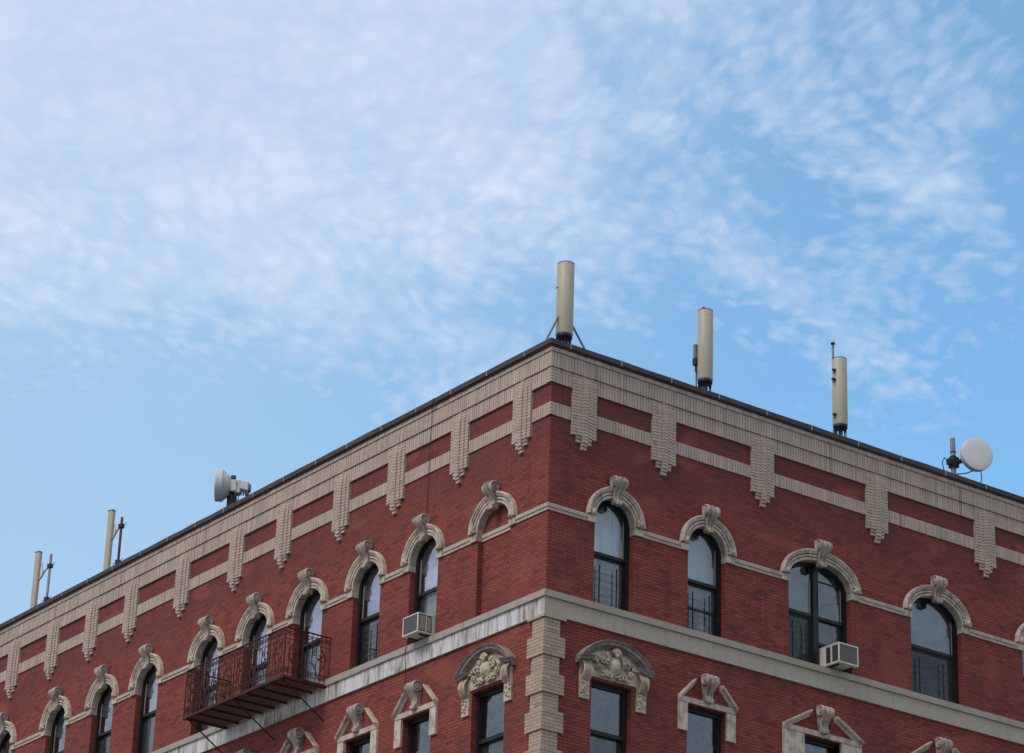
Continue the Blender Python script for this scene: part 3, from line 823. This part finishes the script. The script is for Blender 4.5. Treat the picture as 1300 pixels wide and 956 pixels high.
def railing(P0, P1, n, scroll_seed):
    """P0,P1 facade (a,d) ends of one railing side"""
    mb = MB(); mb2 = MB(); rn = random.Random(scroll_seed)
    L = math.hypot(P1[0]-P0[0], P1[1]-P0[1])
    def P(t, z, off=0.):   # t metres along
        q = t/L; return FL(P0[0]+(P1[0]-P0[0])*q, P0[1]+(P1[1]-P0[1])*q + off, z)
    mb.tube([P(0,ZR), P(L,ZR)], .019, 6); mb.tube([P(0,ZR-.24), P(L,ZR-.24)], .007, 5); mb.tube([P(0,ZF+.08), P(L,ZF+.08)], .010, 5)
    o = mb.build('top_rail', M['iron'], bal, weld=False)
    mb = MB()
    for k in range(n+1):
        t = L*k/n; big = k % 6 == 0
        mb.tube([P(t, ZF-.02), P(t, ZR-.01)], .013 if big else .0075, 5)
    mb.build('baluster', M['iron'], bal, weld=False)
    def spiral(t, z, R, turn, sg, r=.0080):
        pts = []
        for k in range(22):
            q = turn + sg*k/21*2.7*PI; rr = R*(1-.82*k/21)
            pts.append(P(t+rr*math.cos(q), z+rr*math.sin(q)))
        mb2.tube(pts, r, 5)
    # friezes of C-scrolls along the top and bottom
    m = max(2, round(L/.20))
    for k in range(m):
        t = L*(k+.5)/m
        spiral(t-.045, ZR-.12, .062, 0, 1); spiral(t+.045, ZR-.12, .062, PI, -1)
        spiral(t-.04, ZF+.16, .055, 0, -1); spiral(t+.04, ZF+.16, .055, PI, 1)
    # lyre-shaped panels between the uprights, worn and bent
    m = max(1, round(L/.5))
    for k in range(m):
        t = L*(k+.5)/m; 
        for sg in (-1, 1):
            pts = [P(t+sg*(.03+.13*math.sin(PI*q)+rn.uniform(-.004,.004)), ZF+.20+(ZR-ZF-.45)*q) for q in [j/10 for j in range(11)]]
            mb2.tube(pts, .0085, 5)
            spiral(t+sg*.11, ZF+.62, .07, PI/2, sg, .008); spiral(t+sg*.10, ZF+.34, .06, -PI/2, -sg, .008)
            for q in range(4):
                a = rn.uniform(.04, .19)*sg; zz = ZF+rn.uniform(.25, .78)
                mb2.tube([P(t+a, zz), P(t+a+rn.uniform(-.06,.06), zz+rn.uniform(.03,.09)), P(t+a+rn.uniform(-.09,.09), zz+rn.uniform(.05,.13))], [.006, .012, .004], 5)
        mb2.blob(P(t, ZF+.5), (.026,.026,.032), 0, 6)
    mb2.build('scrollwork', M['iron'], bal, weld=False)
railing((B0, BD), (B1, BD), 36, 1); railing((B0, 0), (B0, BD), 10, 2); railing((B1, 0), (B1, BD), 10, 3)
for a in (B0, B1):
    mb = MB(); mb.tube([FL(a, BD, ZF-.08), FL(a, BD, ZR)], .02, 6); mb.build('corner_post', M['iron'], bal, weld=False)

# ------------------------------------------------------------------ cables on the left-hand front
def hang(name, pts, label):
    o = MB(); o.tube([FL(*p) for p in pts], .007, 5); ob = o.build(name, M['cable'], None)
    tag(ob, label, 'cable')
hang('hanging_cable', [(3.86, .02, 5.142), (3.86, .172, 5.142), (3.86, .175, 5.0), (3.965, .108, 4.9), (3.97, .106, 4.6), (4.03, .07, 4.4), (4.06, .055, 4.0), (4.08, .045, 3.6), (4.10, .035, 3.1), (4.12, .035, 2.68)], 'thin black cable hanging down the frieze on the left-hand front to a keystone')
hang('hanging_cable', [(4.30, .03, .10), (4.45, .035, -.02), (4.52, .105, -.06), (4.55, .10, -.2), (4.57, .062, -.5), (4.6, .02, -.9)], 'thin black cable running down the peeling fascia from the air conditioner')

# ------------------------------------------------------------------ roof antennas
GP = 'cylindrical antennas on the right-hand parapet'
def canister(x, y, zb, zt, r, label, kind):
    o = empty('canister_antenna', (x, y, Z0+4.15), label, 'antenna', GP)
    mb = MB(); H = zt-zb
    mb.lathe([(0, 0), (r*.97, 0), (r, .012), (r, H-.012), (r*.97, H), (0, H)], (x, y, Z0+zb), (0,0,1), 40)
    bd = mb.build('radome', M['tan'], o)
    mb = MB(); mb.lathe([(0, 0), (r*1.01, 0), (r*1.01, .014), (r*.9, .02), (0, .02)], (x, y, Z0+zt-.004), (0,0,1), 40); mb.build('top_cap', M['tancap'], bd)
    mb = MB(); mb.lathe([(0, -.075), (r*.93, -.07), (r*.97, .004), (0, .004)], (x, y, Z0+zb), (0,0,1), 32); mb.build('base_plate', M['darksteel'], o)
    mb = MB(); mb.tube([(x, y, Z0+4.15), (x, y, Z0+zb-.07)], .045, 12)
    mb.build('mast', M['steel'], o)
    rn = random.Random(int(x*77)); mb = MB()
    for k in range(12):
        q = 2*PI*k/12; px, py = x+r*.74*math.cos(q), y+r*.74*math.sin(q)
        mb.tube([(px, py, Z0+zb-.06), (px, py, Z0+zb-.15)], .016, 6)
        ex, ey = x+(px-x)*.6+rn.uniform(-.05,.05), y+(py-y)*.6+rn.uniform(-.03,.06)
        mb.tube([(px, py, Z0+zb-.14), (px+rn.uniform(-.02,.02), py, Z0+zb-.26), (ex, ey+.02, Z0+zb-.5), (ex, ey+.1, Z0+4.3)], .0095, 6)
    mb.build('feeder_cable', M['cable'], o)
    return o
# corner one with two braces
ox, oy = .59, .42
o = canister(ox, oy, 5.60, 7.17, .176, 'tall cylindrical tan antenna with two brace struts on the building corner', 0)
for P, Q in (((.47, oy, 6.05), (-.02, .30, 5.13)), ((.70, oy+.02, 6.02), (1.22, .30, 5.13))):
    mb = MB(); mb.tube([(P[0], P[1], Z0+P[2]), (Q[0], Q[1], Z0+Q[2])], .022, 8); mb.box((Q[0]-.06, Q[1]-.05, Z0+5.136), (Q[0]+.06, Q[1]+.05, Z0+5.15)); mb.build('brace_strut', M['steel'], o, weld=False)
mb = MB(); mb.tube([(ox-.17, oy, Z0+6.62), (ox-.24, oy-.02, Z0+6.58), (ox-.26, oy-.02, Z0+6.54)], .008, 5); mb.build('cable_clip', M['darksteel'], o)
# second one with red lamp
o = canister(4.26, .42, 5.66, 7.23, .163, 'tall cylindrical tan antenna with a small red lamp on its top', 1)
mb = MB(); mb.tube([(4.19, .40, Z0+7.24), (4.19, .40, Z0+7.27)], .028, 10); mb.blob((4.19, .40, Z0+7.29), (.034,.034,.036), 0, 8); mb.build('lamp', M['red'], o)
# third one in front of a pole with a pale tip
ox = 8.02; o = canister(ox, .42, 5.68, 7.22, .163, 'tall cylindrical tan antenna beside a thin pole with a pale tip', 2)
mb = MB(); px, py = 7.915, .50
mb.tube([(px, py, Z0+4.2), (px, py, Z0+7.60)], .027, 10); mb.build('pole', M['steel'], o)
mb = MB(); mb.lathe([(0,0),(.05,0),(.05,.022),(.02,.03),(0,.03)], (px, py, Z0+7.59), (0,0,1), 16); mb.build('pole_flange', M['darksteel'], o)
mb = MB(); mb.lathe([(0,0),(.030,0),(.036,.03),(.030,.075),(.012,.10),(0,.105)], (px, py, Z0+7.61), (0,0,1), 16); mb.build('pole_tip', worn('satellite_antenna_plastic', (.62,.56,.52), .08, .5), o)
mb = MB()
for z, l in ((6.92, .09), (6.70, .13), (5.88, .10)):
    mb.box((ox-.17-l*.5, .36, Z0+z-.02), (ox-.13, .42, Z0+z+.025)); mb.tube([(ox-.155-l*.5, .38, Z0+z), (ox-.16-l*.5, .38, Z0+z-.10)], .012, 6)
mb.build('side_bracket', M['darksteel'], o, weld=False)
# small box antenna left of the second one
o = empty('box_antenna', (4.09, .55, Z0+4.15), 'small grey box antenna on a thin pole close behind the antenna with the red lamp', 'antenna')
mb = MB(); mb.box((4.060, .50, Z0+6.15), (4.145, .58, Z0+6.47)); mb.build('radio_box', M['steel'], o, .01)
mb = MB(); mb.box((4.055, .49, Z0+6.0), (4.145, .585, Z0+6.15)); mb.tube([(4.100,.54,Z0+6.02), (4.120,.54,Z0+5.85)], .022, 8); mb.build('connector', M['darksteel'], o)
mb = MB(); mb.tube([(4.130,.55,Z0+4.15), (4.130,.55,Z0+6.1)], .018, 8); mb.build('pole', M['steel'], o)
mb = MB(); mb.tube([(4.110,.52,Z0+5.9), (4.150,.50,Z0+5.6), (4.160,.52,Z0+5.3), (4.160,.6,Z0+4.3)], .012, 6); mb.build('feeder_cable', M['cable'], o)

# dish on the right: faces the street, turned slightly away
def dish(o, c, ax, R, depth):
    c = Vector(c); ax = Vector(ax).normalized()
    mb = MB(); mb.lathe([(0, .012), (R*.5, .010), (R*.93, .003), (R*.985, -.004), (R, -.012)], c, ax, 56); mb.build('radome', M['dish'], o)
    mb = MB(); mb.lathe([(R, -.010), (R*1.004, -.03), (R, -depth), (R*.93, -depth-.02), (R*.70, -depth-.13), (R*.34, -depth-.21), (0, -depth-.22)], c, ax, 72, 0, False); mb.build('reflector', M['dishrim'], o)
o = empty('dish_antenna', (11.36, .42, Z0+4.15), 'round white dish antenna on a grey pole at the right end of the parapet', 'dish antenna', 'microwave dishes on the roof')
mb = MB(); mb.tube([(11.36, .42, Z0+4.15), (11.36, .42, Z0+6.29)], .058, 16); mb.build('pole', M['steel'], o)
ax = Vector((-.29, -.955, -.03)).normalized()
cc = Vector((11.72, .02, Z0+5.90))
dish(o, cc, ax, .375, .13)
mb = MB(); b = cc - ax*.30
mb.tube([b, (11.40, .36, Z0+5.72)], .055, 8); mb.box((11.29, .33, Z0+5.60), (11.45, .51, Z0+5.84)); mb.box((11.18,.36,Z0+5.64),(11.30,.46,Z0+5.76)); mb.build('mount_bracket', M['darksteel'], o, weld=False)
mb = MB()
for z in (6.0, 5.9): mb.lathe([(.060,0),(.068,.005),(.068,.02),(.06,.025)], (11.36,.42,Z0+z-.05), (0,0,1), 16)
mb.build('pole_clamp', M['darksteel'], o)
mb = MB()
mb.tube([(11.2,.4,Z0+5.70), (11.05,.38,Z0+5.74), (10.98,.38,Z0+5.62), (11.03,.38,Z0+5.42), (11.08,.45,Z0+5.2), (11.1,.5,Z0+4.4)], .011, 6)
mb.tube([(11.42,.38,Z0+5.45), (11.62,.30,Z0+5.50), (11.78,.22,Z0+5.58)], .013, 6)
mb.tube([(11.92,.14,Z0+5.60), (12.0,.2,Z0+5.45), (12.04,.3,Z0+5.28), (12.0,.4,Z0+5.16), (12.0,.5,Z0+4.4)], .011, 6)
mb.build('feeder_cable', M['cable'], o)

# dish on the left: seen edge on, pointing along the street
o = empty('dish_antenna', (.42, 12.83, Z0+4.15), 'white drum dish antenna seen edge on beside boxy radio units on the left-hand roof edge', 'dish antenna', 'microwave dishes on the roof')
mb = MB(); mb.tube([(.42, 12.83, Z0+4.15), (.42, 12.83, Z0+6.27)], .062, 16); mb.build('pole', M['darksteel'], o)
ax = Vector((-.822, .569, 0)).normalized()
cc = Vector((.42, 12.83, Z0+6.02)) + ax*.40
dish(o, cc, ax, .375, .17)
mb = MB(); mb.tube([cc-ax*.36, Vector((.42,12.83,Z0+5.98))+ax*.02], .07, 10); mb.box((.34,12.75,Z0+5.52), (.50,12.92,Z0+5.78)); mb.build('mount_bracket', M['darksteel'], o, weld=False)
mb = MB(); side = Vector((0,0,1)).cross(ax)
def obox(mb, c, ex, ey, ez, hx, hy, hz):
    c = Vector(c); T = lambda x,y,z: c + ex*x + ey*y + ez*z
    mb.box((-hx,-hy,-hz),(hx,hy,hz),0,T)
zz = Vector((0,0,1)); P0 = Vector((.42,12.83,Z0+5.98))
obox(mb, P0-ax*.12, ax, side, zz, .06, .12, .16); obox(mb, P0-ax*.27+Vector((0,0,.03)), (ax+zz*.2).normalized(), side, zz, .10, .12, .11)
obox(mb, P0-ax*.02+side*.12, ax, side, zz, .07, .05, .14); mb.build('radio_unit', M['radio'], o, .015, weld=False)
mb = MB(); mb.lathe([(.11,-.02),(.115,.02),(.09,.05),(0,.05)], P0-ax*.37, -ax, 16)
for k in range(4): obox(mb, P0-ax*(.20+.050*k)+Vector((0,0,-.12)), ax, side, zz, .012, .10, .035)
mb.build('heat_sink', M['steel'], o, weld=False)
mb = MB()
rn = random.Random(4)
for k in range(5):
    q = P0-ax*rn.uniform(.05,.4)+side*rn.uniform(-.08,.08)+Vector((0,0,-.13))
    mb.tube([q, q+Vector((rn.uniform(-.05,.05), rn.uniform(-.05,.05), -.14)), Vector((.42+rn.uniform(-.1,.1), 12.83+rn.uniform(-.12,.12), Z0+5.5)), (.46, 12.85, Z0+4.3)], .013, 6)
mb.build('feeder_cable', M['cable'], o)

# two flat panel antennas far along the left-hand parapet
def panel(y, zb, zt, my, mt, mastmat, label, dx=0.):
    x = .42; o = empty('panel_antenna', (x, my, Z0+4.15), label, 'antenna', 'panel antennas on the left-hand parapet')
    ax = Vector((-.70, -.714, 0)).normalized(); side = Vector((0,0,1)).cross(ax); zz = Vector((0,0,1))
    c = Vector((x, y, Z0+(zb+zt)/2))
    ax = Vector((-.93, -.37, 0)).normalized(); side = zz.cross(ax)
    mb = MB(); rows = []
    prof = [(-.085, -.05), (-.085, .015), (-.068, .04), (-.03, .052), (.03, .052), (.068, .04), (.085, .015), (.085, -.05)]
    for h in (-(zt-zb)/2, (zt-zb)/2): rows.append([c + side*u + ax*v + zz*h for u, v in prof])
    mb.grid(rows, 0, False, True, True); mb.build('radome', M['tan'], o, weld=False)
    mb = MB(); obox(mb, c-ax*.065, side, ax, zz, .06, .014, (zt-zb)/2-.03); mb.build('back_plate', M['dishrim'], o, weld=False)
    mb = MB()
    for e, mt_ in (((zt-zb)/2+.010, 0), (-(zt-zb)/2-.022, 0)): obox(mb, c+zz*e, side, ax, zz, .088, .055, .010 if e > 0 else .022)
    for k in range(3): mb.tube([c+side*(.05*(k-1))-zz*((zt-zb)/2), c+side*(.05*(k-1))-zz*((zt-zb)/2+.14)], .014, 6)
    mb.build('end_cap', M['darksteel'], o, weld=False)
    m = Vector((x, my, 0)); mb = MB(); mb.tube([(x, my, Z0+4.15), (x, my, Z0+mt)], .033, 12); mb.build('mast', mastmat, o)
    for z in (zt-.56, zb+.10):
        mb = MB()
        zc = Vector((x, my, Z0+z)); obox(mb, zc, side, ax, zz, .055, .055, .05)
        d = (Vector((x, y, 0))-Vector((x, my, 0))); d.z = 0; dn = d.normalized()
        for q in (-.025, .025): mb.tube([zc+zz*q-dn*.26, zc+zz*q+dn*(.30 if z < zb+.2 else .16)], .007, 5)
        mb.build('mast_clamp', M['darksteel'], o, weld=False)
    mb = MB(); zc = Vector((x, my, Z0+zt-.56)); pb = c - ax*.08
    pb = Vector((pb.x, pb.y, Z0+zt-.56))
    mb.tube([zc+(pb-zc)*.12, zc+(pb-zc)*.45-zz*.03, zc+(pb-zc)*.68-zz*.13, pb-zz*.20], .026, 6); mb.tube([pb-zz*.24, pb+zz*.34], .030, 6); mb.tube([pb+(zc-pb)*.25-zz*.16, pb+(zc-pb)*.36+zz*.02, pb+(zc-pb)*.18+zz*.30], .020, 6)
    mb.build('tilt_arm', M['dishrim'], o, weld=False)
panel(18.70, 5.50, 7.10, 18.12, 6.77, M['rust'], 'tan panel antenna held by a dark rusty mast, second from the left edge')
panel(22.50, 5.50, 7.06, 21.77, 6.82, M['steel'], 'tan panel antenna held by a grey galvanised mast at the far left')

# ------------------------------------------------------------------ ground
def ground(name, pts_boxes, mat):
    mb = MB()
    for lo, hi in pts_boxes: mb.box(lo, hi)
    return tag(mb.build(name, mat, None, weld=False), kind='structure')
ground('ground', [((-900,-900,-.6), (900,900,-.135))], M['concrete'])
ground('road', [((-18,-900,-.13), (-5,900,-.126)), ((-900,-21,-.122), (900,-5,-.118))], M['asphalt'])
ground('pavement', [((-5,-5,-.135), (60,-.0,0)), ((-5,0,-.135), (0,80,0)), ((-60,-60,-.135), (-18,-21,0)), ((-5,-60,-.135), (60,-21,0)), ((-60,-5,-.135), (-18,80,0))], M['concrete'])
ground('road_marking', [((-11.6,-900,-.114), (-11.4,-24,-.111)), ((-11.6,-2,-.114), (-11.4,900,-.111)), ((-900,-13.1,-.114), (-21,-12.9,-.111)), ((-2,-13.1,-.114), (900,-12.9,-.111))], M['paint'])

# ------------------------------------------------------------------ camera
cam = bpy.data.cameras.new('camera'); co = bpy.data.objects.new('camera', cam); C.objects.link(co); sc.camera = co
rgt = Vector((0.80307081, -0.59504748, 0.0315559)); up = Vector((-0.26852557, -0.3141087, 0.91062053)); fw = Vector((0.53195046, 0.73976633, 0.41203699))
m = Matrix((rgt, up, -fw)).transposed().to_4x4(); m.translation = (-31.4435, -42.3491, Z0-18.7214)
co.matrix_world = m
cam.sensor_width = 36; cam.lens = 3725.516*36/1300; cam.shift_y = -45/1300; cam.clip_end = 3000; cam.clip_start = .5

# ------------------------------------------------------------------ light and sky
SUN_EL, SUN_AZ = 48., 262.        # degrees; azimuth from +Y towards +X
sun = bpy.data.lights.new('sun', 'SUN'); so = bpy.data.objects.new('sun', sun); C.objects.link(so)
sun.energy = 1.6; sun.angle = math.radians(28); sun.color = (1, .92, .84)
el, az = math.radians(SUN_EL), math.radians(SUN_AZ)
d = Vector((math.sin(az)*math.cos(el), math.cos(az)*math.cos(el), math.sin(el)))
so.rotation_euler = d.to_track_quat('Z', 'Y').to_euler(); so.location = (0, 0, 60)

world = bpy.data.worlds.new('World'); sc.world = world; world.use_nodes = True
nt = world.node_tree; bg = nt.nodes['Background']; bg.inputs[1].default_value = .10
sky = N(nt, 'ShaderNodeTexSky'); sky.sky_type = 'NISHITA'; sky.sun_disc = False
sky.sun_elevation = el; sky.sun_rotation = az; sky.altitude = 20; sky.air_density = 1.0; sky.dust_density = 1.0; sky.ozone_density = 1.5
tc = N(nt, 'ShaderNodeTexCoord').outputs['Generated']
sp = N(nt, 'ShaderNodeSeparateXYZ'); nt.links.new(tc, sp.inputs[0])
X, Y, Z = sp.outputs
AZ = math_(nt, 'MULTIPLY', math_(nt, 'ARCTAN2', X, Y), 180/PI)
EL = math_(nt, 'MULTIPLY', math_(nt, 'ARCSINE', Z), 180/PI)
# cloud layer: direction projected on a flat sheet overhead
zi = math_(nt, 'MAXIMUM', math_(nt, 'ADD', Z, .04), .03)
cb = N(nt, 'ShaderNodeCombineXYZ')
nt.links.new(math_(nt, 'DIVIDE', X, zi), cb.inputs[0]); nt.links.new(math_(nt, 'DIVIDE', Y, zi), cb.inputs[1])
CP = cb.outputs[0]
warp = N(nt, 'ShaderNodeTexNoise'); warp.inputs['Scale'].default_value = 3.0; warp.inputs['Detail'].default_value = 2; nt.links.new(CP, warp.inputs[0])
wv = N(nt, 'ShaderNodeVectorMath', operation='SCALE'); nt.links.new(warp.outputs[1], wv.inputs[0]); wv.inputs['Scale'].default_value = .12
wa = N(nt, 'ShaderNodeVectorMath', operation='ADD'); nt.links.new(CP, wa.inputs[0]); nt.links.new(wv.outputs[0], wa.inputs[1]); CW = wa.outputs[0]
CR = mapping(nt, CW, (1,1,1), rot=(0,0,math.radians(35.7)))       # x across, y away
CS = mapping(nt, CR, (1,.66,1))
CD = mapping(nt, mapping(nt, CR, (1,.5,1), rot=(0,0,math.radians(-36))), (.8,3.2,1))
SKYMUL, HAZE, VEIL = (1.34, 1.88, 1.92), (3.75, 5.35, 7.2), (4.6, 5.8, 7.7)
CL0, CL1 = (5.15, 6.0, 7.7), (6.2, 6.95, 8.2)
# broad patches, streaks, and the small mottled cells
big = noise(nt, CW, 2.6, 4, .55)
streak = noise(nt, CD, 3.0, 6, .58)
cell = noise(nt, CS, 64, 3, .60, .5)
cell2 = noise(nt, CS, 14, 6, .64, .5)
vo = N(nt, 'ShaderNodeTexVoronoi'); vo.feature = 'SMOOTH_F1'; vo.inputs['Scale'].default_value = 62; vo.inputs['Smoothness'].default_value = .6
wp2 = N(nt, 'ShaderNodeTexNoise'); wp2.inputs['Scale'].default_value = 30; wp2.inputs['Detail'].default_value = 3; nt.links.new(CS, wp2.inputs[0])
ws = N(nt, 'ShaderNodeVectorMath', operation='SCALE'); nt.links.new(wp2.outputs[1], ws.inputs[0]); ws.inputs['Scale'].default_value = .035
wd = N(nt, 'ShaderNodeVectorMath', operation='ADD'); nt.links.new(CS, wd.inputs[0]); nt.links.new(ws.outputs[0], wd.inputs[1])
nt.links.new(wd.outputs[0], vo.inputs[0])
puff = mapr(nt, vo.outputs[0], .05, .80, 1, 0)
# amount of cloud by part of the sky
low = math_(nt, 'ADD', EL, math_(nt, 'MULTIPLY', big, 6.0))
cov = mapr(nt, low, 23.2, 30.0, 0, 1)
azr = math_(nt, 'SUBTRACT', AZ, math_(nt, 'MULTIPLY', math_(nt, 'SUBTRACT', EL, 26), .45))
right = mapr(nt, azr, 32.5, 41.0, 1, .62)
edge = mapr(nt, math_(nt, 'ADD', AZ, math_(nt, 'MULTIPLY', streak, 3.0)), 46.0, 49.0, 1, .15)
cov = math_(nt, 'MULTIPLY', math_(nt, 'MULTIPLY', cov, right), edge)
tex = math_(nt, 'ADD', math_(nt, 'MULTIPLY', cell, .18), math_(nt, 'MULTIPLY', puff, .13))
tex = math_(nt, 'ADD', tex, math_(nt, 'MULTIPLY', cell2, .42))
# rows of streaks grow stronger towards the right
tex = math_(nt, 'ADD', tex, math_(nt, 'MULTIPLY', streak, mapr(nt, azr, 31, 40, .28, .80)))
tex = math_(nt, 'SUBTRACT', tex, mapr(nt, azr, 31, 40, 0, .22))
dens = math_(nt, 'ADD', tex, math_(nt, 'MULTIPLY', cov, .40))
cl = mapr(nt, dens, .66, 1.02, 0, 1, False)
cl = math_(nt, 'MULTIPLY', cl, mapr(nt, cov, 0, .25, 0, 1))
# the thin veil in the dense part
veil = math_(nt, 'MULTIPLY', mapr(nt, azr, 30, 43, .66, .10), mapr(nt, EL, 21.8, 29.5, 0, 1))
base = mix(nt, 1.0, sky.outputs[0], SKYMUL, 'MULTIPLY')
haze = mapr(nt, math_(nt, 'ADD', AZ, math_(nt, 'MULTIPLY', EL, .8)), 40, 64, 1, 0)
base = mix(nt, math_(nt, 'MULTIPLY', haze, .75), base, HAZE)
cloudcol = mix(nt, mapr(nt, noise(nt, CW, 6, 4, .6), .35, .7, 0, 1), CL0, CL1)
c1 = mix(nt, veil, base, VEIL)
c2 = mix(nt, math_(nt, 'MULTIPLY', cl, .88), c1, cloudcol)
# unseen sky beyond this patch: whiter cloud added so its light is less blue
dz = math_(nt, 'ABSOLUTE', math_(nt, 'SUBTRACT', AZ, 35.7))
oth = math_(nt, 'MAXIMUM', mapr(nt, dz, 16, 60, 0, 1), mapr(nt, EL, 34, 60, 0, 1))
c2 = mix(nt, math_(nt, 'MULTIPLY', oth, .8), c2, mix(nt, mapr(nt, cell2, .35, .65, 0, 1), (3.6, 4.1, 5.0), (5.4, 5.7, 6.1)))
nt.links.new(c2, bg.inputs[0])

sc.render.engine = 'CYCLES'
sc.view_settings.view_transform = 'Standard'; sc.view_settings.look = 'None'; sc.view_settings.gamma = 1; sc.view_settings.use_curve_mapping = False
sc.view_settings.exposure = .25
sc.cycles.max_bounces = 6; sc.cycles.transparent_max_bounces = 12
sc.render.resolution_x = 1024; sc.render.resolution_y = 753
